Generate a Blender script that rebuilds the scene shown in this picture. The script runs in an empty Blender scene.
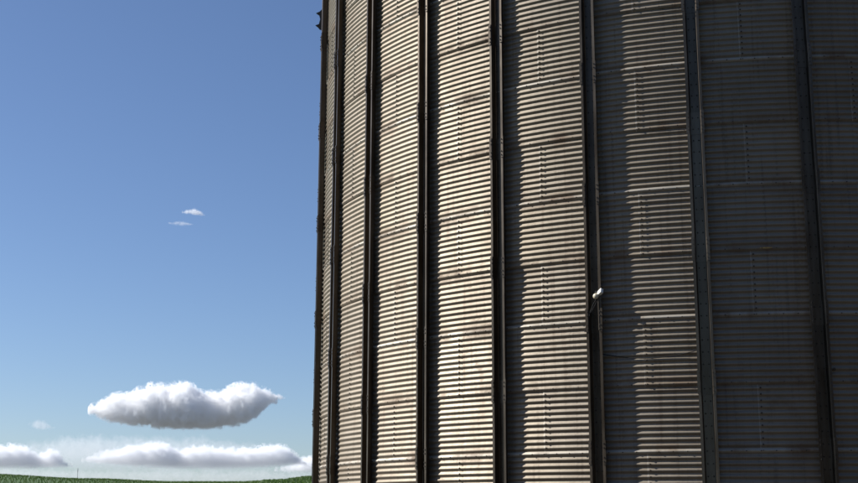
import bpy, bmesh, math, random
from mathutils import Vector, Matrix, noise
R_ = math.radians
random.seed(7)
scene = bpy.context.scene
col = scene.collection

# ------------------------------------------------------------------ camera
EYE = 1.6
PITCH = 0.21519
ROLL = 0.00205
cam_d = bpy.data.cameras.new('camera')
cam_d.sensor_width = 36.0
cam_d.lens = 36.0 * 1263.65 / 858.0
cam_d.clip_start = 0.1
cam_d.clip_end = 120000.0
cam = bpy.data.objects.new('camera', cam_d)
col.objects.link(cam)
cam.matrix_world = (Matrix.Translation((0, 0, EYE)) @ Matrix.Rotation(math.pi / 2 + PITCH, 4, 'X')
                    @ Matrix.Rotation(ROLL, 4, 'Z'))
scene.camera = cam

# ------------------------------------------------------------------ sky and sun
SUN_EL = R_(38.0)
SUN_TH = -1.70                      # the silo's normal angle that faces the sun
sun_h = Vector((math.sin(SUN_TH), -math.cos(SUN_TH), 0))
sun_dir = (sun_h * math.cos(SUN_EL) + Vector((0, 0, math.sin(SUN_EL)))).normalized()
world = bpy.data.worlds.new('World')
scene.world = world
world.use_nodes = True
wn = world.node_tree
wn.nodes.clear()
sky = wn.nodes.new('ShaderNodeTexSky')
sky.sky_type = 'NISHITA'
sky.sun_disc = False
sky.sun_elevation = SUN_EL
sky.sun_rotation = math.atan2(sun_h.x, sun_h.y)
sky.altitude = 900.0
sky.air_density = 1.0
sky.dust_density = 0.9
sky.ozone_density = 4.0
bg = wn.nodes.new('ShaderNodeBackground')
bg.inputs['Strength'].default_value = 0.0615
wo = wn.nodes.new('ShaderNodeOutputWorld')
wb = wn.nodes.new('ShaderNodeMix')              # the camera's white balance, the same all over the sky
wb.data_type = 'RGBA'; wb.blend_type = 'MULTIPLY'
wb.inputs[0].default_value = 1.0
wb.inputs[7].default_value = (0.99, 1.0, 1.08, 1)
wn.links.new(sky.outputs[0], wb.inputs[6])
wn.links.new(wb.outputs[2], bg.inputs[0])
wn.links.new(bg.outputs[0], wo.inputs[0])

sun_d = bpy.data.lights.new('sun', 'SUN')
sun_d.energy = 4.2
sun_d.angle = R_(0.53)
sun_d.color = (1.0, 0.975, 0.935)
sun = bpy.data.objects.new('sun', sun_d)
col.objects.link(sun)
sun.location = (-60, 20, 60)
sun.rotation_euler = (-sun_dir).to_track_quat('-Z', 'Y').to_euler()

scene.view_settings.view_transform = 'Standard'
scene.view_settings.look = 'None'
scene.view_settings.gamma = 1.0
scene.view_settings.use_curve_mapping = False
scene.view_settings.exposure = 0.8
scene.render.engine = 'CYCLES'
scene.cycles.max_bounces = 24
scene.cycles.diffuse_bounces = 4
scene.cycles.glossy_bounces = 4
scene.cycles.transparent_max_bounces = 24
scene.cycles.volume_bounces = 18


# ------------------------------------------------------------------ helpers
def tag(o, label=None, cat=None, group=None, kind=None):
    if label: o['label'] = label
    if cat: o['category'] = cat
    if group: o['group'] = group
    if kind: o['kind'] = kind
    return o


def obj(name, me, mat=None, parent=None):
    o = bpy.data.objects.new(name, me)
    col.objects.link(o)
    if mat is not None and not me.materials:
        me.materials.append(mat)
    if parent is not None:
        o.parent = parent
    return o


def mesh(name, vs, fs, smooth=False):
    me = bpy.data.meshes.new(name)
    me.from_pydata(vs, [], fs)
    if smooth:
        me.polygons.foreach_set('use_smooth', [True] * len(me.polygons))
    me.update()
    return me


def empty(name, loc=(0, 0, 0), rz=0.0, parent=None):
    o = bpy.data.objects.new(name, None)
    o.empty_display_size = 0.3
    col.objects.link(o)
    o.location = loc
    o.rotation_euler = (0, 0, rz)
    if parent is not None:
        o.parent = parent
    return o


def bm_mesh(bm, name, smooth=False):
    bmesh.ops.recalc_face_normals(bm, faces=bm.faces)
    me = bpy.data.meshes.new(name)
    bm.to_mesh(me)
    bm.free()
    if smooth:
        me.polygons.foreach_set('use_smooth', [True] * len(me.polygons))
    return me


def add_box(bm, c, s, rot=None, bevel=0.0):
    r = bmesh.ops.create_cube(bm, size=1.0)
    vs = r['verts']
    M = Matrix.Translation(c) @ (rot.to_4x4() if rot is not None else Matrix.Identity(4)) @ Matrix.Diagonal((*s, 1))
    bmesh.ops.transform(bm, matrix=M, verts=vs)
    if bevel > 0:
        es = list({e for v in vs for e in v.link_edges})
        bmesh.ops.bevel(bm, geom=es, offset=bevel, segments=2, affect='EDGES', profile=0.5)
    return vs


def add_rod(bm, a, b, r, seg=10):
    a, b = Vector(a), Vector(b)
    d = b - a
    q = d.to_track_quat('Z', 'Y').to_matrix().to_4x4()
    M = Matrix.Translation((a + b) / 2) @ q
    bmesh.ops.create_cone(bm, cap_ends=True, segments=seg, radius1=r, radius2=r, depth=d.length, matrix=M)


class NT:
    """small node helper"""
    def __init__(self, name):
        self.m = bpy.data.materials.new(name)
        self.m.use_nodes = True
        self.t = self.m.node_tree
        self.t.nodes.clear()
        self.out = self.t.nodes.new('ShaderNodeOutputMaterial')

    def n(self, kind, **kw):
        nd = self.t.nodes.new(kind)
        for k, v in kw.items():
            if k.startswith('i_'):
                nd.inputs[k[2:].replace('_', ' ')].default_value = v
            else:
                setattr(nd, k, v)
        return nd

    def l(self, a, b):
        self.t.links.new(a, b)

    def noise(self, vec, scale, detail=4.0, rough=0.55):
        nd = self.n('ShaderNodeTexNoise')
        nd.inputs['Scale'].default_value = scale
        nd.inputs['Detail'].default_value = detail
        nd.inputs['Roughness'].default_value = rough
        self.l(vec, nd.inputs['Vector'])
        return nd.outputs['Fac']

    def ramp(self, fac, pts):
        nd = self.n('ShaderNodeValToRGB')
        el = nd.color_ramp.elements
        while len(el) < len(pts):
            el.new(0.5)
        for e, (p, c) in zip(el, pts):
            e.position = p
            e.color = (c, c, c, 1) if isinstance(c, (int, float)) else (*c, 1)
        self.l(fac, nd.inputs['Fac'])
        return nd.outputs['Color']

    def mix(self, fac, a, b, blend='MIX'):
        nd = self.n('ShaderNodeMix', data_type='RGBA', blend_type=blend)
        for sock, v in ((0, fac), (6, a), (7, b)):
            if hasattr(v, 'links'):
                self.l(v, nd.inputs[sock])
            elif isinstance(v, tuple):
                nd.inputs[sock].default_value = (*v, 1)
            else:
                nd.inputs[sock].default_value = v
        return nd.outputs[2]

    def math(self, op, a, b=None, clamp=False):
        nd = self.n('ShaderNodeMath', operation=op, use_clamp=clamp)
        for i, v in enumerate((a, b)):
            if v is None: continue
            if hasattr(v, 'links'): self.l(v, nd.inputs[i])
            else: nd.inputs[i].default_value = v
        return nd.outputs[0]

    def mapping(self, vec, scale):
        nd = self.n('ShaderNodeMapping')
        nd.inputs['Scale'].default_value = scale
        self.l(vec, nd.inputs['Vector'])
        return nd.outputs[0]

    def bsdf(self, **kw):
        b = self.n('ShaderNodeBsdfPrincipled')
        for k, v in kw.items():
            k = k.replace('_', ' ')
            if hasattr(v, 'links'): self.l(v, b.inputs[k])
            else: b.inputs[k].default_value = (*v, 1) if isinstance(v, tuple) and len(v) == 3 else v
        self.l(b.outputs[0], self.out.inputs['Surface'])
        return b


# ------------------------------------------------------------------ silo constants (metres)
SX, SY = 7.0886, 30.2819            # centre of the silo
SR = 9.6732
RING = 1.1176                       # eleven 4 inch corrugations
PIT = RING / 11
PH, DA = -1.39440, 0.189171         # first stiffener, spacing
Z0 = EYE + 8.8988                   # seam 0
K_TOP, K_BOT = -6, 9                # seams from eave to foundation
SEAM = 0.47                         # place of the sheet joint between two stiffeners
AMP = 0.0128
I_A, I_B = -3, 12                   # stiffeners that are built


def Z(k): return Z0 - RING * k


# ------------------------------------------------------------------ materials
def mat_sheet(clean=False):
    t = NT('clean_zinc_lap' if clean else 'galvanised_corrugated_sheet')
    geo = t.n('ShaderNodeNewGeometry')
    pos = geo.outputs['Position']
    tc = t.n('ShaderNodeTexCoord')
    oi = t.n('ShaderNodeObjectInfo')
    rnd = oi.outputs['Random']
    # slow mottling of the patina, crosswise dirt, long drips
    big = t.noise(pos, 0.55, 5, 0.6)
    mid = t.noise(t.mapping(pos, (2.2, 2.2, 1.1)), 1.6, 6, 0.62)
    fine = t.noise(pos, 26.0, 4, 0.6)
    drip = t.noise(t.mapping(pos, (9.0, 9.0, 0.35)), 1.3, 5, 0.65)
    band = t.noise(t.mapping(pos, (0.5, 0.5, 9.8)), 1.0, 3, 0.6)
    c = t.mix(t.ramp(big, [(0.3, 0.0), (0.7, 1.0)]), (0.235, 0.195, 0.140), (0.300, 0.254, 0.190))
    c = t.mix(t.ramp(mid, [(0.45, 0.0), (0.75, 0.55)]), c, (0.205, 0.163, 0.110))
    c = t.mix(t.ramp(drip, [(0.53, 0.0), (0.66, 0.7)]), c, (0.150, 0.110, 0.072))
    c = t.mix(t.ramp(band, [(0.45, 0.0), (0.75, 0.4)]), c, (0.17, 0.135, 0.098))
    # each sheet has weathered a little differently
    tint = t.ramp(rnd, [(0.0, (0.80, 0.77, 0.73)), (0.35, (1.0, 0.98, 0.95)), (0.7, (0.93, 0.92, 0.92)), (1.0, (1.08, 1.06, 1.02))])
    c = t.mix(1.0, c, tint, 'MULTIPLY')
    # rust runs near the lapped joints (object z runs from 0 at the top joint down)
    sep = t.n('ShaderNodeSeparateXYZ')
    t.l(tc.outputs['Object'], sep.inputs[0])
    z = sep.outputs['Z']
    near_bot = t.ramp(t.math('ADD', z, RING + 0.03), [(0.0, 1.0), (0.10, 0.75), (0.20, 0.0)])
    near_top = t.ramp(t.math('MULTIPLY', z, -1.0), [(0.0, 0.9), (0.07, 0.5), (0.22, 0.0)])
    nr = t.noise(t.mapping(pos, (1.3, 1.3, 0.6)), 1.1, 5, 0.65)
    rust_m = t.math('MULTIPLY', t.math('MAXIMUM', near_bot, near_top), t.ramp(nr, [(0.44, 0.0), (0.66, 1.0)]))
    patch = t.math('MULTIPLY', t.ramp(t.noise(pos, 1.9, 7, 0.7), [(0.60, 0.0), (0.72, 0.8)]), 0.5)
    rust_c = t.mix(t.noise(pos, 14.0), (0.10, 0.055, 0.028), (0.17, 0.105, 0.058))
    rust = t.math('MAXIMUM', t.math('MULTIPLY', rust_m, 0.8), patch)
    c = t.mix(rust, c, rust_c)
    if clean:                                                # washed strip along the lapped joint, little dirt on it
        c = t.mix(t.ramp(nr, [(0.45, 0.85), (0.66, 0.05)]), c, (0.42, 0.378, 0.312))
    rough = t.math('ADD', t.math('MULTIPLY', fine, 0.14), t.math('MULTIPLY', mid, 0.2))
    rough = t.math('ADD', rough, 0.42, True)
    rough = t.math('ADD', rough, t.math('MULTIPLY', rust, 0.3), True)
    metal = t.math('SUBTRACT', 0.68, t.math('MULTIPLY', rust, 0.6), True)
    bmp = t.n('ShaderNodeBump')
    bmp.inputs['Strength'].default_value = 0.25
    bmp.inputs['Distance'].default_value = 0.01
    t.l(t.noise(pos, 7.0, 5, 0.6), bmp.inputs['Height'])
    dirt = t.bsdf(Base_Color=c, Roughness=0.75, Metallic=0.0, Normal=bmp.outputs[0])
    zinc_c = t.mix(0.26, c, (0.34, 0.325, 0.30))
    zinc = t.bsdf(Base_Color=zinc_c, Roughness=rough, Metallic=1.0, Normal=bmp.outputs[0])
    mx = t.n('ShaderNodeMixShader')
    t.l(metal, mx.inputs[0]); t.l(dirt.outputs[0], mx.inputs[1]); t.l(zinc.outputs[0], mx.inputs[2])
    t.l(mx.outputs[0], t.out.inputs['Surface'])
    return t.m


def mat_stiffener():
    t = NT('galvanised_stiffener_steel')
    geo = t.n('ShaderNodeNewGeometry')
    pos = geo.outputs['Position']
    oi = t.n('ShaderNodeObjectInfo')
    mid = t.noise(t.mapping(pos, (4, 4, 0.8)), 1.5, 6, 0.65)
    drip = t.noise(t.mapping(pos, (18, 18, 0.5)), 1.0, 4, 0.6)
    c = t.mix(t.ramp(mid, [(0.35, 0.0), (0.7, 1.0)]), (0.085, 0.064, 0.043), (0.155, 0.127, 0.095))
    c = t.mix(t.ramp(drip, [(0.5, 0.0), (0.8, 0.6)]), c, (0.11, 0.09, 0.07))
    c = t.mix(1.0, c, t.ramp(oi.outputs['Random'], [(0.0, 0.75), (1.0, 1.05)]), 'MULTIPLY')
    rough = t.math('ADD', t.math('MULTIPLY', mid, 0.25), 0.25)
    t.bsdf(Base_Color=c, Roughness=rough, Metallic=0.75)
    return t.m


def mat_simple(name, c, rough=0.6, metal=0.0, var=0.15, scale=8.0):
    t = NT(name)
    geo = t.n('ShaderNodeNewGeometry')
    nz = t.noise(geo.outputs['Position'], scale, 5, 0.6)
    k = tuple(max(0, v * (1 - var)) for v in c)
    j = tuple(min(1, v * (1 + var)) for v in c)
    cc = t.mix(t.ramp(nz, [(0.3, 0.0), (0.7, 1.0)]), k, j)
    t.bsdf(Base_Color=cc, Roughness=rough, Metallic=metal)
    return t.m


def mat_ground():
    t = NT('field_and_yard_ground')
    geo = t.n('ShaderNodeNewGeometry')
    pos = geo.outputs['Position']
    big = t.noise(pos, 0.03, 5, 0.6)
    mid = t.noise(pos, 0.6, 6, 0.65)
    fine = t.noise(pos, 9.0, 6, 0.7)
    field = t.mix(t.ramp(mid, [(0.3, 0.0), (0.7, 1.0)]), (0.03, 0.07, 0.014), (0.06, 0.12, 0.025))
    field = t.mix(t.ramp(big, [(0.35, 0.0), (0.7, 0.5)]), field, (0.09, 0.16, 0.035))
    yard = t.mix(t.ramp(fine, [(0.3, 0.0), (0.75, 1.0)]), (0.026, 0.018, 0.012), (0.052, 0.038, 0.025))
    yard = t.mix(t.ramp(mid, [(0.45, 0.0), (0.6, 0.8)]), yard, (0.030, 0.026, 0.012))
    vm = t.n('ShaderNodeVectorMath', operation='DISTANCE')
    t.l(pos, vm.inputs[0])
    vm.inputs[1].default_value = (10, 15, 0)
    d = t.math('ADD', t.math('MULTIPLY', vm.outputs['Value'], 0.01), t.math('MULTIPLY', mid, 0.08))
    far = t.mix(big, (0.085, 0.09, 0.085), (0.125, 0.13, 0.125))  # distance haze put into the ground colour, keeps bounce on clouds neutral
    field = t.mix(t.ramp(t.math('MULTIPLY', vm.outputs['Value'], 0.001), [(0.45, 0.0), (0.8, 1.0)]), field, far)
    c = t.mix(t.ramp(d, [(0.44, 0.0), (0.48, 1.0)]), yard, field)
    bmp = t.n('ShaderNodeBump')
    bmp.inputs['Strength'].default_value = 0.6
    bmp.inputs['Distance'].default_value = 0.05
    t.l(fine, bmp.inputs['Height'])
    t.bsdf(Base_Color=c, Roughness=0.95, Normal=bmp.outputs[0])
    return t.m


def mat_leaf():
    t = NT('crop_leaf')
    geo = t.n('ShaderNodeNewGeometry')
    nz = t.noise(geo.outputs['Position'], 1.7, 3, 0.6)
    ri = geo.outputs['Random Per Island']
    c = t.mix(ri, (0.055, 0.105, 0.018), (0.085, 0.150, 0.028))
    c = t.mix(t.ramp(nz, [(0.4, 0.0), (0.75, 0.6)]), c, (0.095, 0.15, 0.035))
    b = t.bsdf(Base_Color=c, Roughness=0.55)
    tr = t.n('ShaderNodeBsdfTranslucent')
    t.l(c, tr.inputs['Color'])
    mx = t.n('ShaderNodeMixShader')
    mx.inputs[0].default_value = 0.35
    t.l(b.outputs[0], mx.inputs[1]); t.l(tr.outputs[0], mx.inputs[2])
    t.l(mx.outputs[0], t.out.inputs['Surface'])
    return t.m


M_SHEET = mat_sheet()
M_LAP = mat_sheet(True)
M_STIFF = mat_stiffener()
M_BOLT = mat_simple('rusty_bolt_steel', (0.035, 0.026, 0.020), 0.8, 0.0, 0.4, 30)
M_CONC = mat_simple('foundation_concrete', (0.33, 0.32, 0.30), 0.9, 0, 0.2, 3)
M_DARK = mat_simple('dark_painted_steel', (0.035, 0.034, 0.036), 0.55, 0.3, 0.2, 12)
M_WHITE = mat_simple('white_fixture_plastic', (0.82, 0.79, 0.70), 0.45, 0, 0.08, 20)
M_CREAM = mat_simple('cream_glass_cap', (0.55, 0.49, 0.36), 0.3, 0, 0.15, 30)
M_YELLOW = mat_simple('faded_yellow_paint', (0.40, 0.25, 0.07), 0.7, 0, 0.3, 30)
M_CABLE = mat_simple('black_cable', (0.015, 0.014, 0.013), 0.95, 0, 0.1, 20)
M_CLAD = mat_simple('brown_cladding', (0.11, 0.075, 0.046), 0.8, 0, 0.3, 2.0)
M_GROUND = mat_ground()
M_LEAF = mat_leaf()


# ------------------------------------------------------------------ terrain
def smooth(a, b, x):
    x = max(0.0, min(1.0, (x - a) / (b - a)))
    return x * x * (3 - 2 * x)


def crest(x):
    """height of the field's crest, 220 m out, along x"""
    pts = [(-400, 11.5), (-160, 10.2), (-76, 8.45), (-58, 7.7), (-42, 7.2), (-32, 7.1), (-26, 7.4), (-20, 7.95), (0, 8.6), (60, 9.0), (400, 9.0)]
    if x <= pts[0][0]: return pts[0][1]
    for (a, ha), (b, hb) in zip(pts, pts[1:]):
        if x <= b:
            return ha + (hb - ha) * smooth(a, b, x)
    return pts[-1][1]


def ground_h(x, y):
    s = smooth(55, 225, y)
    h = s * crest(x * 220.0 / max(y, 120.0))
    far = smooth(240, 1200, y)
    h *= 1 - 0.85 * far
    side = 1 - smooth(500, 1500, abs(x))
    h *= side
    h += 0.10 * noise.noise(Vector((x * 0.05, y * 0.05, 0.3))) * smooth(45, 70, math.hypot(x - 7, y - 30))
    return h


def axis(lo, hi, fine_lo, fine_hi, step):
    out = []
    v = fine_lo
    while v <= fine_hi + 1e-6:
        out.append(v); v += step
    s = step; v = fine_hi
    while v < hi:
        s *= 1.35; v = min(hi, v + s); out.append(v)
    s = step; v = fine_lo
    while v > lo:
        s *= 1.35; v = max(lo, v - s); out.insert(0, v)
    return out


xs = axis(-60000, 60000, -130, 90, 4.0)
ys = axis(-60000, 60000, -40, 300, 4.0)
gv = [(x, y, ground_h(x, y)) for y in ys for x in xs]
nx = len(xs)
gf = [(j * nx + i, j * nx + i + 1, (j + 1) * nx + i + 1, (j + 1) * nx + i) for j in range(len(ys) - 1) for i in range(nx - 1)]
tag(obj('ground', mesh('ground', gv, gf, True), M_GROUND), kind='structure')


# ------------------------------------------------------------------ the silo
silo = empty('grain_silo', (SX, SY, 0))
tag(silo, 'huge round corrugated steel grain silo with vertical stiffeners, filling the right side', 'silo')


def cyl(r, a, z):
    return (r * math.sin(a), -r * math.cos(a), z)


def ray_px(x, y):
    """unit view direction of a point of the photograph (858 x 483)"""
    u = (x - 429) / 1263.65; v = -(y - 241.5) / 1263.65
    d = Vector((u, math.cos(PITCH) - v * math.sin(PITCH), math.sin(PITCH) + v * math.cos(PITCH)))
    return d.normalized()


def sheet_mesh(a0, a1, outer, variant):
    """one rolled wall sheet; a0..a1 its angles about its own middle, z from +lap to -RING-lap"""
    rnd = random.Random(100 + variant)
    ox, oz = rnd.uniform(0, 50), rnd.uniform(0, 50)
    na = 22
    per = 10
    lap = PIT * 0.42
    zt, zb = lap, -RING - lap
    nz = int(round((zt - zb) / PIT * per))
    vs, fs = [], []
    base = SR + (0.007 if outer else -0.004)
    for j in range(nz + 1):
        z = zt + (zb - zt) * j / nz
        for i in range(na + 1):
            t = i / na if i != 1 else 0.016 / SR / (a1 - a0)
            a = a0 + (a1 - a0) * t
            r = base + AMP * math.cos(2 * math.pi * z / PIT)
            if outer:                                        # doubled steel stands proud along the top joint
                r += 0.006 * math.exp(-((z - 0.012) / 0.026) ** 2)
            r += 0.0018 * (1 - 2 * t)                        # sheet laps over its right hand neighbour
            r += 0.0055 * noise.noise(Vector((ox + a * 9, oz + z * 2.2, 1.0))) + 0.0022 * noise.noise(Vector((ox + a * 31, oz + z * 7.0, 4.0)))
            vs.append(cyl(r, a, z))
    for j in range(nz):
        for i in range(na):
            p = j * (na + 1) + i
            fs.append((p, p + na + 1, p + na + 2, p + 1))
    n0 = len(vs)
    # raw edge, 2.5 mm thick, folded back all round the rim
    rim = ([i for i in range(na + 1)] + [j * (na + 1) + na for j in range(1, nz + 1)]
           + [nz * (na + 1) + i for i in range(na - 1, -1, -1)] + [j * (na + 1) for j in range(nz - 1, 0, -1)])
    m = len(rim)
    for k in rim:
        vs.append(vs[k])
    for k in rim:
        x, y, z = vs[k]
        s = 1 - 0.0035 / math.hypot(x, y)
        vs.append((x * s, y * s, z))
    for q in range(m):
        fs.append((n0 + q, n0 + (q + 1) % m, n0 + m + (q + 1) % m, n0 + m + q))
    me = mesh('wall_sheet', vs, fs, True)
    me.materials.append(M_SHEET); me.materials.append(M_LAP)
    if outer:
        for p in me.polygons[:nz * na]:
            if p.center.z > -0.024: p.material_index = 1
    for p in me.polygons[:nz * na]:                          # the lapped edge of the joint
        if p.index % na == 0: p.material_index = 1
    return me


def add_bolt(vs, fs, c_r, a, z, rad=0.012, h=0.012):
    n = 6
    b = len(vs)
    for rr, dr in ((rad, 0.0), (rad, h * 0.45), (rad * 0.6, h)):
        for q in range(n):
            w = 2 * math.pi * q / n
            vs.append(cyl(c_r + dr, a + rr * math.cos(w) / SR, z + rr * math.sin(w)))
    for lay in (0, 1):
        for q in range(n):
            fs.append((b + lay * n + q, b + lay * n + (q + 1) % n, b + (lay + 1) * n + (q + 1) % n, b + (lay + 1) * n + q))
    fs.append(tuple(b + 2 * n + q for q in range(n)))


def bolt_mesh(a0, a1, outer, seed):
    rnd = random.Random(seed)
    vs, fs = [], []
    base = SR + (0.007 if outer else -0.004)
    for j in range(11):                                      # two columns along the left joint
        z = -PIT * (j + 1.0)
        for da in (0.05,):
            add_bolt(vs, fs, base + AMP + 0.003, a0 + da / SR, z + rnd.uniform(-.004, .004), 0.015, 0.012)
    a = a0 + 0.2 / SR
    while a < a1 - 0.1 / SR:                                 # the row along the top joint
        add_bolt(vs, fs, base + AMP + 0.003, a, 0.0, 0.011)
        a += 0.235 / SR
    return mesh('bolts', vs, fs)


lap_a = 0.06 / SR
half = DA
SH, BO = {}, {}
for outer in (0, 1):
    for v in range(4):
        SH[outer, v] = sheet_mesh(-half - lap_a, half + lap_a, outer, outer * 10 + v)
    BO[outer] = bolt_mesh(-half - lap_a, half + lap_a, outer, outer)
rnd = random.Random(3)
for k in range(K_TOP, K_BOT):
    outer = k % 2
    p0 = I_A - 1 if (I_A - 1) % 2 == outer else I_A
    for p in range(p0, I_B + 1, 2):
        a = PH + DA * (p + SEAM + 1)
        s = obj('wall_sheet', SH[outer, rnd.randrange(4)], M_SHEET, silo)
        s.location = (0, 0, Z(k))
        s.rotation_euler = (0, 0, a)
        if k >= -2:
            b = obj('bolts', BO[outer], M_BOLT, s)
            b['kind'] = 'stuff'

# rear of the wall, out of sight: one plain corrugated shell
A_L = PH + DA * (I_A - 1 + SEAM) - 0.0
A_R = PH + DA * (I_B + 2 + SEAM) + 0.0
vs, fs = [], []
na, zt, zb = 60, Z(K_TOP), Z(K_BOT)
nz = int(round((zt - zb) / PIT * 4))
for j in range(nz + 1):
    z = zt + (zb - zt) * j / nz
    for i in range(na + 1):
        a = A_R + (A_L + 2 * math.pi - A_R) * i / na
        vs.append(cyl(SR - 0.016 + AMP * math.cos(2 * math.pi * z / PIT), a, z))
for j in range(nz):
    for i in range(na):
        p = j * (na + 1) + i
        fs.append((p, p + na + 1, p + na + 2, p + 1))
obj('rear_wall', mesh('rear_wall', vs, fs, True), M_SHEET, silo)

# stiffeners: outward-opening channels with lips, two rings long, spliced
W_ST, D_ST, LIP, TH = 0.184, 0.120, 0.043, 0.004


def channel_mesh(length, w, d, lip):
    """section in (x across, y outward = -y), extruded down from z 0"""
    o = [(-w / 2 - lip, d), (-w / 2, d), (-w / 2 + 0.004, d - 0.004), (-w / 2 + 0.012, 0.006), (-w / 2 + 0.018, 0.0),
         (w / 2 - 0.018, 0.0), (w / 2 - 0.012, 0.006), (w / 2 - 0.004, d - 0.004), (w / 2, d), (w / 2 + lip, d)]
    # second skin: offset by the sheet thickness towards the wall / outside of the channel
    inn = [(-w / 2 - lip, d - TH), (-w / 2 - 0.003, d - TH), (-w / 2 - 0.001, d - 0.008), (-w / 2 + 0.007, 0.002), (-w / 2 + 0.016, -TH),
           (w / 2 - 0.016, -TH), (w / 2 - 0.007, 0.002), (w / 2 + 0.001, d - 0.008), (w / 2 + 0.003, d - TH), (w / 2 + lip, d - TH)]
    sec = o + inn[::-1]
    n = len(sec)
    zs = [0.0, -length]
    vs = [(x, -y, z) for z in zs for x, y in sec]
    fs = [(i, (i + 1) % n, n + (i + 1) % n, n + i) for i in range(n)]
    for base, flip in ((0, False), (n, True)):
        for i in range(len(o) - 1):
            q = (base + i, base + i + 1, base + n - 2 - i, base + n - 1 - i)
            fs.append(q if flip else q[::-1])
    me = mesh('stiffener_segment', vs, fs)
    bm = bmesh.new(); bm.from_mesh(me)
    bmesh.ops.recalc_face_normals(bm, faces=bm.faces)
    bm.to_mesh(me); bm.free()
    return me


def web_bolts(length, w):
    vs, fs = [], []
    z = -PIT
    while z > -length:
        for dx in (-0.045, 0.045):
            n, b = 6, len(vs)
            for rr, dy in ((0.012, 0.0), (0.012, 0.008), (0.007, 0.013)):
                for q in range(n):
                    t = 2 * math.pi * q / n
                    vs.append((dx + rr * math.cos(t), -dy - 0.001, z + rr * math.sin(t)))
            for lay in (0, 1):
                for q in range(n):
                    fs.append((b + lay * n + q, b + lay * n + (q + 1) % n, b + (lay + 1) * n + (q + 1) % n, b + (lay + 1) * n + q))
            fs.append(tuple(b + 2 * n + q for q in range(n)))
        z -= PIT * 2
    return mesh('bolts', vs, fs)


SEG = 2 * RING
# upper segments are a touch narrower than the ones they stand on
CH = [channel_mesh(SEG + 0.01, W_ST + 0.004 * i, D_ST + 0.003 * i, LIP) for i in range(3)]
SP = channel_mesh(0.40, W_ST + 0.024, D_ST + 0.010, LIP + 0.004)
SP.name = 'splice_sleeve'
WB = web_bolts(SEG, W_ST)
SPB_v, SPB_f = [], []
for z in (-0.05, -0.12, -0.28, -0.35):
    for sx in (-1, 1):
        add = [(sx * (W_ST / 2 + 0.02 + 0.012 * math.cos(w)), -(D_ST + 0.012 + e), z + 0.012 * math.sin(w))
               for e in (0, 0.012) for w in [2 * math.pi * q / 6 for q in range(6)]]
        b = len(SPB_v); SPB_v += add
        SPB_f += [(b + q, b + (q + 1) % 6, b + 6 + (q + 1) % 6, b + 6 + q) for q in range(6)] + [tuple(b + 6 + q for q in range(6))]
SPB = mesh('splice_bolts', SPB_v, SPB_f)
for i in range(I_A, I_B + 1):
    a = PH + DA * i
    k = K_TOP - (i % 2)
    while k < K_BOT:
        k0, k1 = max(k, K_TOP), min(k + 2, K_BOT)
        if k1 - k0 == 2:
            me = CH[min(2, max(0, (k + 6) // 4))]
        else:
            me = CH[0]
        g = obj('stiffener_segment', me, M_STIFF, silo)
        ztop = Z(k0) if k1 - k0 == 2 else (Z(k0))
        g.location = cyl(SR + AMP + 0.013 + rnd.uniform(-.002, .002), a + rnd.uniform(-.0003, .0003), ztop)
        g.rotation_euler = (0, 0, a)
        if k1 - k0 == 1:
            g.scale = (1, 1, (RING + 0.005) / (SEG + 0.01))
        elif -3 <= k:
            wb = obj('bolts', WB, M_BOLT, g); wb['kind'] = 'stuff'
        if k0 > K_TOP and k0 >= -2:
            sp = obj('splice_sleeve', SP, M_STIFF, g)
            sp.location = (0, -0.006, 0.20)
            sb = obj('bolts', SPB, M_BOLT, g); sb.location = (0, -0.006, 0.20); sb['kind'] = 'stuff'
        k += 2

# eave, conical roof, foundation
def lathe(name, prof, mat, n=120):
    vs, fs = [], []
    for r, z in prof:
        for q in range(n):
            vs.append(cyl(r, 2 * math.pi * q / n, z))
    for j in range(len(prof) - 1):
        for q in range(n):
            fs.append((j * n + q, (j + 1) * n + q, (j + 1) * n + (q + 1) % n, j * n + (q + 1) % n))
    return obj(name, mesh(name, vs, fs, False), mat, silo)


zt = Z(K_TOP)
lathe('roof', [(SR - 0.05, zt - 0.02), (SR + 0.16, zt - 0.06), (SR + 0.16, zt + 0.02), (SR - 0.1, zt + 0.12), (5.0, zt + 2.6), (0.6, zt + 5.0), (0.5, zt + 5.4), (0.01, zt + 5.5)], M_STIFF)
lathe('foundation', [(0.01, -0.2), (SR + 0.35, -0.2), (SR + 0.35, Z(K_BOT) - 0.03), (SR + 0.32, Z(K_BOT)), (SR - 0.2, Z(K_BOT) + 0.01)], M_CONC)


def on_wall(i, z, rr=0.0, off=0.0):
    """silo-local point at stiffener angle i (may be fractional)"""
    a = PH + DA * i
    return a, Vector(cyl(SR + rr, a + off / SR, z))


# forked dark bracket on the outermost stiffener, up by the top of the picture
bm = bmesh.new()
out = [(0.0, 0.0), (0.13, 0.05), (0.17, 0.10), (0.24, 0.155), (0.15, 0.19), (0.12, 0.32), (0.145, 0.42), (0.23, 0.475), (0.14, 0.52), (0.06, 0.60), (0.0, 0.64)]
out = [(y * 0.95, z) for y, z in out]
f1 = [bm.verts.new((-0.012, -y, z)) for y, z in out]
f2 = [bm.verts.new((0.012, -y, z)) for y, z in out]
bm.faces.new(f1); bm.faces.new(f2[::-1])
for q in range(len(out)):
    r = (q + 1) % len(out)
    bm.faces.new((f1[q], f2[q], f2[r], f1[r]))
br = obj('bracket', bm_mesh(bm, 'bracket'), M_DARK, silo)
a, p = on_wall(-0.55, Z(0) + 2.9, 0.05)
br.location = p; br.rotation_euler = (0, 0, a)
br['label'] = 'dark forked bracket sticking out at the upper left edge of the wall'

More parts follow.
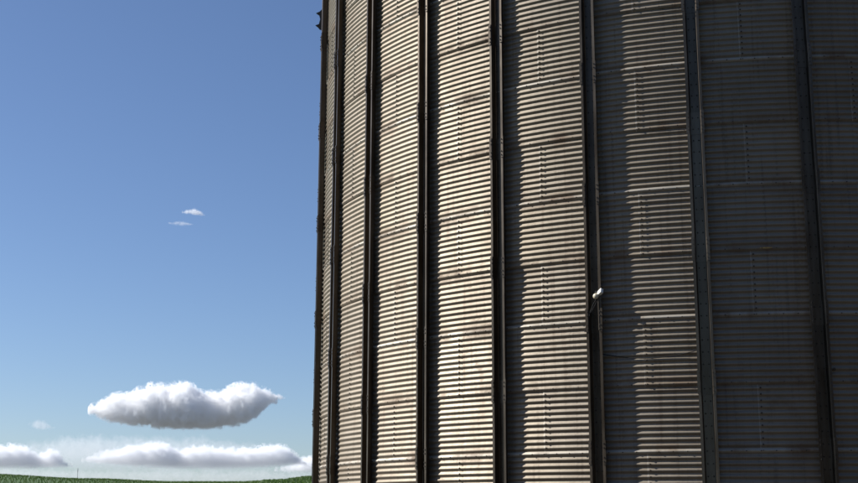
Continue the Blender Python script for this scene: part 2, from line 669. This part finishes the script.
# thin wire slung from stiffener to stiffener
bm = bmesh.new()
pts = []
for q in range(17):
    t = q / 16
    a, p = on_wall(5.06 + 0.88 * t, Z(5.52) - 0.10 * math.sin(math.pi * t), AMP + 0.012 + 0.05 * abs(2 * t - 1) ** 3)
    pts.append(p)
for q in range(16):
    add_rod(bm, pts[q], pts[q + 1], 0.007, 6)
obj('wire', bm_mesh(bm, 'wire'), M_CABLE, silo)

# small round plug low on the right, and the yellow paint dab
bm = bmesh.new()
add_rod(bm, (0, 0.02, 0), (0, -0.02, 0), 0.026, 10)
add_rod(bm, (0, -0.02, 0), (0, -0.035, 0), 0.014, 8)
pl = obj('plug', bm_mesh(bm, 'plug'), M_STIFF, silo)
a, p = on_wall(7.115, Z(5.83), 0.012)
pl.location = p; pl.rotation_euler = (0, 0, a)
bm = bmesh.new()
vsb = []
for q in range(7):
    t = q / 6
    for s_ in (0, 1):
        vsb.append(bm.verts.new(cyl(SR + 0.0225, (t - 0.5) * 0.20 / SR, (s_ - 0.5) * 0.028 * (1 - abs(t - .5)))))
for q in range(6):
    bm.faces.new((vsb[q * 2], vsb[q * 2 + 1], vsb[q * 2 + 3], vsb[q * 2 + 2]))
yb = obj('paint_dab', bm_mesh(bm, 'paint_dab'), M_YELLOW, silo)
yb.location = (0, 0, Z(4) - PIT * 0.0); yb.rotation_euler = (0, 0, PH + DA * 6.58)
yb['label'] = 'short dab of faded yellow paint on the shaded wall'

# ------------------------------------------------------------------ unseen silos and hall, added to darken the wall and yard
def ring_wall(r, z0, z1, pitch, amp, n=72):
    vs, fs = [], []
    nz = int((z1 - z0) / pitch * 4)
    for j in range(nz + 1):
        z = z0 + (z1 - z0) * j / nz
        for q in range(n):
            vs.append(cyl(r + amp * math.cos(2 * math.pi * z / pitch), 2 * math.pi * q / n, z))
    for j in range(nz):
        for q in range(n):
            fs.append((j * n + q, j * n + (q + 1) % n, (j + 1) * n + (q + 1) % n, (j + 1) * n + q))
    return mesh('wall', vs, fs, True)


shade_silo = empty('grain_silo', (SX + 21.8, SY - 7.0, 0))  # unseen silo added as a sky blocker for the shaded wall
tag(shade_silo, 'unseen second corrugated silo, added on the right to darken the shaded wall', 'silo')
obj('wall', ring_wall(SR, 0.44, 17.2, PIT * 2, 0.02), M_SHEET, shade_silo)
rf = lathe('roof', [(SR + 0.16, 17.15), (SR + 0.16, 17.25), (5.0, 19.8), (0.6, 22.2), (0.01, 22.4)], M_STIFF); rf.parent = shade_silo
fd = lathe('foundation', [(SR + 0.35, -0.2), (SR + 0.35, 0.42), (SR - 0.2, 0.45)], M_CONC); fd.parent = shade_silo

def dup(root, loc, label):
    r = root.copy(); col.objects.link(r); r.location = loc; r['label'] = label
    for ch in list(root.children):
        c = ch.copy(); col.objects.link(c); c.parent = r
    return r


dup(shade_silo, (-23.0, -3.5, 0), 'unseen third corrugated silo, added on the left to shade the yard')  # added so that its shadow darkens the yard
hall = empty('shade_hall', (40.0, -21.0, 0))  # added out of view to block sky light from the wall
tag(hall, 'unseen tall brown hall, added behind the camera to darken the wall', 'hall')
HW, HD, HE, HRZ = 34.0, 11.0, 19.0, 24.0
hv = [(-HW, -HD, 0), (HW, -HD, 0), (HW, HD, 0), (-HW, HD, 0), (-HW, -HD, HE), (HW, -HD, HE), (HW, HD, HE), (-HW, HD, HE), (-HW, 0, HRZ - .2), (HW, 0, HRZ - .2)]
obj('wall', mesh('wall', hv, [(0, 1, 5, 4), (2, 3, 7, 6), (1, 2, 6, 9, 5), (3, 0, 4, 8, 7)]), M_CLAD, hall)
for sy in (-1, 1):
    e = sy * (HD + 0.6)
    zz = HE - 0.27
    obj('roof_slope', mesh('roof_slope', [(-HW - .5, e, zz), (HW + .5, e, zz), (HW + .5, 0, HRZ), (-HW - .5, 0, HRZ),
                                          (-HW - .5, e, zz + .15), (HW + .5, e, zz + .15), (HW + .5, 0, HRZ + .15), (-HW - .5, 0, HRZ + .15)],
                           [(0, 1, 2, 3), (7, 6, 5, 4), (0, 4, 5, 1), (0, 3, 7, 4), (1, 5, 6, 2)]), M_CLAD, hall)
for dx in (-20, 0, 20):
    bm = bmesh.new(); add_box(bm, (dx, HD + 0.06, 2.6), (5.0, 0.1, 5.2)); obj('sliding_door', bm_mesh(bm, 'sliding_door'), M_DARK, hall)

# ------------------------------------------------------------------ white fixture clamped to the sixth stiffener
a, p = on_wall(5, Z(4.62), AMP + 0.013 + D_ST - 0.028, 0.078)
fx = empty('wall_fixture', Vector((SX, SY, 0)) + p, a)
tag(fx, 'small white box fixture with round cap clamped to a dark stiffener at mid wall', 'fixture')
bm = bmesh.new()
rot = Matrix.Rotation(R_(-38), 3, 'Z') @ Matrix.Rotation(R_(-22), 3, 'Y') @ Matrix.Rotation(R_(-20), 3, 'X')
add_box(bm, (0.045, -0.035, 0.05), (0.13, 0.06, 0.095), rot, 0.012)
obj('housing', bm_mesh(bm, 'housing'), M_WHITE, fx)
bm = bmesh.new()
bmesh.ops.create_uvsphere(bm, u_segments=20, v_segments=12, radius=0.052, matrix=Matrix.Translation((-0.028, -0.055, -0.015)) @ Matrix.Diagonal((1, 0.8, 1, 1)))
add_rod(bm, (-0.028, -0.055, -0.015), (-0.02, -0.02, 0.0), 0.036, 14)
obj('round_cap', bm_mesh(bm, 'round_cap', True), M_CREAM, fx)
bm = bmesh.new()
add_box(bm, (0.0, -0.012, 0.0), (0.10, 0.02, 0.16), None, 0.004)
add_rod(bm, (0.0, -0.01, 0.0), (0.02, -0.04, 0.03), 0.016)
obj('clamp', bm_mesh(bm, 'clamp'), M_DARK, fx)


def cable(name, pts, r, parent):
    bm = bmesh.new()
    for q in range(len(pts) - 1):
        add_rod(bm, pts[q], pts[q + 1], r, 8)
    return obj(name, bm_mesh(bm, name), M_CABLE, parent)


cable('cable', [(-0.02, -0.03, -0.05), (-0.08, -0.032, -0.14), (-0.135, -0.034, -0.26), (-0.165, -0.034, -0.36), (-0.215, -0.034, -0.50), (-0.25, -0.034, -0.62)], 0.009, fx)
cable('cable', [(0.0, -0.03, -0.05), (-0.05, -0.032, -0.16), (-0.12, -0.034, -0.27), (-0.18, -0.034, -0.34), (-0.205, -0.034, -0.44)], 0.007, fx)
bm = bmesh.new()
add_rod(bm, (0.012, -0.042, -0.04), (0.016, -0.042, -0.60), 0.012, 10)
obj('conduit', bm_mesh(bm, 'conduit'), M_STIFF, fx)

# ------------------------------------------------------------------ crop on the rising field
cr = random.Random(11)
vs, fs = [], []


def blade(bx, by, bz, az, ln, ht, w):
    dx, dy = math.cos(az), math.sin(az)
    px, py = -dy * w, dx * w
    b = len(vs)
    for t, hh, ww in ((0.0, 0.0, 0.6), (0.35, 0.75, 1.0), (0.7, 1.0, 0.8)):
        x, y, z = bx + dx * ln * t, by + dy * ln * t, bz + ht * hh
        vs.append((x - px * ww, y - py * ww, z)); vs.append((x + px * ww, y + py * ww, z))
    vs.append((bx + dx * ln, by + dy * ln, bz + ht * 0.82))
    fs.append((b, b + 1, b + 3, b + 2)); fs.append((b + 2, b + 3, b + 5, b + 4)); fs.append((b + 4, b + 5, b + 6))


y = 95.0
while y < 250:
    x = -0.48 * y
    while x < 0.12 * y:
        gx, gy = x + cr.uniform(-.25, .25), y + cr.uniform(-.35, .35)
        gz = ground_h(gx, gy) - 0.02
        big = smooth(-45, -20, gx) * 0.45 + 0.75
        for q in range(5):
            blade(gx, gy, gz, cr.uniform(0, 6.283), cr.uniform(.25, .5) * big, cr.uniform(.32, .5) * big, cr.uniform(.04, .06) * big)
        x += 0.95
    y += 1.5
crop = obj('crop', mesh('crop', vs, fs), M_LEAF)
tag(crop, 'green young crop covering the low hill on the horizon', 'crop', kind='stuff')

# mast far off on the crest
d = ray_px(78, 476.4)
t = 226.0 / d.y
base = Vector((0, 0, EYE)) + d * t
base.z = ground_h(base.x, base.y)
mast = empty('mast', base)
tag(mast, 'thin mast standing on the crest of the green field', 'mast')
bm = bmesh.new()
add_rod(bm, (0, 0, 0), (0, 0, 2.35), 0.028, 8)
obj('pole', bm_mesh(bm, 'pole'), M_DARK, mast)
bm = bmesh.new()
add_box(bm, (0.0, 0, 1.85), (0.09, 0.06, 0.5), None, 0.02)
obj('panel', bm_mesh(bm, 'panel'), M_DARK, mast)


# ------------------------------------------------------------------ clouds: closed volumes far away
def at(pts, x):
    for (a, ya), (b, yb) in zip(pts, pts[1:]):
        if x <= b: return ya + (yb - ya) * max(0.0, (x - a)) / (b - a)
    return pts[-1][1]


def cloud(name, label, top, bottom, dist, dens, seed, amp=4.0, freq=0.075, soft=2.0, deep=1.5, color=(0.998, 0.998, 0.999), aniso=0.15, step=0.12, fade=False):
    """top, bottom: the cloud's outline in units of 1/1263.65 rad, built at its true distance and size.
    The vapour thins towards the outline, frayed by billowing noise."""
    s = dist / 1263.65                                       # metres per unit
    x0, x1 = top[0][0], top[-1][0]
    y0 = min(p[1] for p in top) - 2; y1 = max(p[1] for p in bottom) + 2
    cx, cy = (x0 + x1) / 2, (y0 + y1) / 2
    d0 = ray_px(cx, cy)
    fwd = Vector((d0.x, d0.y, 0)).normalized()
    right = Vector((fwd.y, -fwd.x, 0))
    o3 = Vector((0, 0, EYE)) + d0 * dist
    # hull: elliptical rings along the cloud, a little larger than the vapour
    pad = amp * 0.75
    nr, na = 40, 20
    vs, fs = [], []
    for i in range(nr + 1):
        t = i / nr
        x = x0 - pad + (x1 - x0 + 2 * pad) * t
        xx = min(max(x, x0), x1)
        m = (at(top, xx) + at(bottom, xx)) / 2
        h = max(0.4, (at(bottom, xx) - at(top, xx)) / 2)
        e = (h + pad) * (0.35 if i in (0, nr) else 1.0)
        for q in range(na):
            w = 2 * math.pi * q / na
            vs.append(((x - cx) * s, e * deep * math.cos(w) * s, (cy - m + e * math.sin(w)) * s))
    for i in range(nr):
        for q in range(na):
            fs.append((i * na + q, i * na + (q + 1) % na, (i + 1) * na + (q + 1) % na, (i + 1) * na + q))
    fs.append(tuple(range(na))[::-1]); fs.append(tuple(nr * na + q for q in range(na)))
    me = mesh(name, vs, fs)
    bm = bmesh.new(); bm.from_mesh(me); bmesh.ops.recalc_face_normals(bm, faces=bm.faces); bm.to_mesh(me); bm.free()
    # vapour
    t = NT(name + '_vapour')
    tc = t.n('ShaderNodeTexCoord')
    sc = t.n('ShaderNodeVectorMath', operation='SCALE')
    t.l(tc.outputs['Object'], sc.inputs[0]); sc.inputs['Scale'].default_value = 1 / s
    U = sc.outputs[0]
    sep = t.n('ShaderNodeSeparateXYZ'); t.l(U, sep.inputs[0])
    X = t.math('DIVIDE', t.math('ADD', sep.outputs['X'], cx - x0), x1 - x0, True)

    def curve(pts):
        nd = t.n('ShaderNodeFloatCurve')
        c = nd.mapping.curves[0]
        while len(c.points) < len(pts): c.points.new(0.5, 0.5)
        for p, (px, py) in zip(c.points, pts):
            p.location = ((px - x0) / (x1 - x0), (py - y0) / (y1 - y0))
        nd.mapping.update()
        t.l(X, nd.inputs['Value'])
        return t.math('ADD', t.math('MULTIPLY', nd.outputs[0], y1 - y0), y0 - cy)   # downwards from the middle
    T, B = curve(top), curve(bottom)
    mid = t.math('MULTIPLY', t.math('ADD', T, B), 0.5)
    h = t.math('MAXIMUM', t.math('MULTIPLY', t.math('SUBTRACT', B, T), 0.5), 0.5)
    v = t.math('DIVIDE', t.math('ADD', sep.outputs['Z'], mid), h)       # -1 at the base, +1 at the top
    dd = t.math('DIVIDE', t.math('DIVIDE', sep.outputs['Y'], deep), h)
    q = t.math('SQRT', t.math('ADD', t.math('MULTIPLY', v, v), t.math('MULTIPLY', dd, dd)))
    f = t.math('MULTIPLY', t.math('SUBTRACT', 1.0, q), h)
    off = t.n('ShaderNodeVectorMath', operation='ADD')
    t.l(U, off.inputs[0]); off.inputs[1].default_value = (seed * 37.1, seed * 11.3, seed * 23.7)
    P = off.outputs[0]
    n1 = t.noise(P, freq, 2.0, 0.5)
    n2 = t.noise(P, freq * 1.7, 6.0, 0.6)
    n3 = t.noise(P, freq * 5.5, 4.0, 0.6)
    bil = t.math('ADD', t.math('ABSOLUTE', t.math('SUBTRACT', n2, 0.5)), t.math('MULTIPLY', t.math('ABSOLUTE', t.math('SUBTRACT', n3, 0.5)), 0.45))
    e = t.math('ADD', t.math('MULTIPLY', t.math('SUBTRACT', n1, 0.5), 2.6), t.math('SUBTRACT', 0.55, t.math('MULTIPLY', bil, 8.0)))
    up = t.math('ADD', t.math('MULTIPLY', v, 0.2), 0.8, True)
    f = t.math('ADD', f, t.math('MULTIPLY', t.math('MULTIPLY', e, up), amp))
    D = t.math('MULTIPLY', t.math('DIVIDE', f, soft, True), dens / s)
    if fade:                                                 # the base of a far bank thins out into the air
        D = t.math('MULTIPLY', D, t.math('ADD', t.math('MULTIPLY', v, 0.62), 0.62, True))
    pv = t.n('ShaderNodeVolumePrincipled')
    pv.inputs['Color'].default_value = (*color, 1)
    pv.inputs['Anisotropy'].default_value = aniso
    t.l(D, pv.inputs['Density'])
    t.l(pv.outputs[0], t.out.inputs['Volume'])
    try:
        t.m.cycles.volume_step_rate = step
    except Exception:
        pass
    o = obj(name, me, t.m)
    o.matrix_world = Matrix.Translation(o3) @ Matrix(((right.x, fwd.x, 0, 0), (right.y, fwd.y, 0, 0), (0, 0, 1, 0), (0, 0, 0, 1)))
    tag(o, label, 'cloud')
    return o


FAR = (0.985, 0.988, 0.995)                                    # airlight of the long distance put into the vapour colour
cloud('cumulus_cloud', 'bright puffy white cloud with flat grey base, largest in the blue sky',
      [(100, 408), (116, 400), (130, 397), (143, 392), (153, 388), (167, 389), (179, 386), (190, 387), (198, 393), (207, 395), (216, 394), (228, 389), (239, 386), (252, 387), (261, 390), (269, 395)],
      [(100, 416), (108, 420), (125, 423), (150, 426), (183, 428), (220, 426), (240, 423), (252, 417), (261, 409), (269, 402)],
      11000, 0.34, 3, amp=8.0, freq=0.10, step=0.06, aniso=0.0)
cloud('low_cloud', 'soft white cloud bank low over the field beneath the puffy cloud',
      [(94, 460), (108, 455), (120, 453), (131, 449), (146, 447), (160, 445), (172, 448), (180, 451), (201, 448), (220, 450), (239, 450), (255, 448), (269, 446), (280, 447), (288, 451), (299, 461)],
      [(94, 464), (120, 467), (150, 469), (200, 470), (250, 469), (299, 465)],
      20000, 0.34, 5, amp=6.5, freq=0.19, color=FAR, fade=True, step=0.04)
cloud('low_cloud', 'soft white cloud bank at the left edge just above the field',
      [(-50, 453), (-20, 449), (0, 449), (12, 448), (23, 449), (36, 455), (48, 451), (54, 455), (62, 464)],
      [(-50, 468), (20, 470), (45, 469), (62, 467)], 20000, 0.34, 6, amp=6.5, freq=0.19, color=FAR, fade=True, step=0.05)
cloud('low_cloud', 'pale cloud low beside the silo wall above the field',
      [(280, 469), (294, 464), (303, 459), (316, 456), (345, 458)], [(280, 472), (300, 474), (345, 474)], 21000, 0.28, 8, amp=5.5, freq=0.19, color=FAR, fade=True, step=0.05)
cloud('haze_cloud', 'long thin pale cloud streak lying along the horizon',
      [(-60, 473), (0, 470), (100, 471), (200, 470), (300, 471), (360, 473)], [(-60, 477), (0, 481), (300, 481), (360, 477)], 26000, 0.02, 9, amp=5.0, freq=0.08, deep=2.0, color=FAR, step=0.05)
cloud('haze_cloud', 'faint veil of thin cloud behind the left cloud banks',
      [(10, 458), (50, 441), (100, 437), (150, 438), (220, 440), (290, 452)], [(10, 464), (100, 472), (220, 472), (290, 464)], 30000, 0.016, 12, amp=7.0, freq=0.04, deep=1.5, soft=5.0, color=FAR)
cloud('small_cloud', 'tiny faint cloud puff at the left above the cloud bank',
      [(32, 424), (40, 421), (46, 423), (52, 427)], [(32, 427), (40, 431), (46, 431), (52, 429)], 12000, 0.05, 14, amp=3.0, freq=0.12)
cloud('small_cloud', 'tiny white wisp alone high in the blue sky',
      [(184, 212), (189, 210.5), (194, 209.5), (199, 211), (203, 214)], [(184, 214.5), (189, 215), (194, 215.5), (199, 216), (203, 216)], 9000, 0.22, 15, amp=2.2, freq=0.25, soft=1.5)
cloud('small_cloud', 'faint flat wisp just below the tiny white wisp',
      [(170, 223.5), (178, 222.3), (186, 222.5), (192, 224)], [(170, 225), (178, 226), (186, 226), (192, 225)], 9000, 0.13, 16, amp=1.5, freq=0.25, soft=1.5)
cloud('small_cloud', 'small loose scrap of cloud off the right tip of the puffy cloud',
      [(274, 396.5), (278, 394.5), (281, 395), (284, 397)], [(274, 399), (278, 400), (281, 400), (284, 399)], 11000, 0.25, 17, amp=1.8, freq=0.2, soft=1.5)
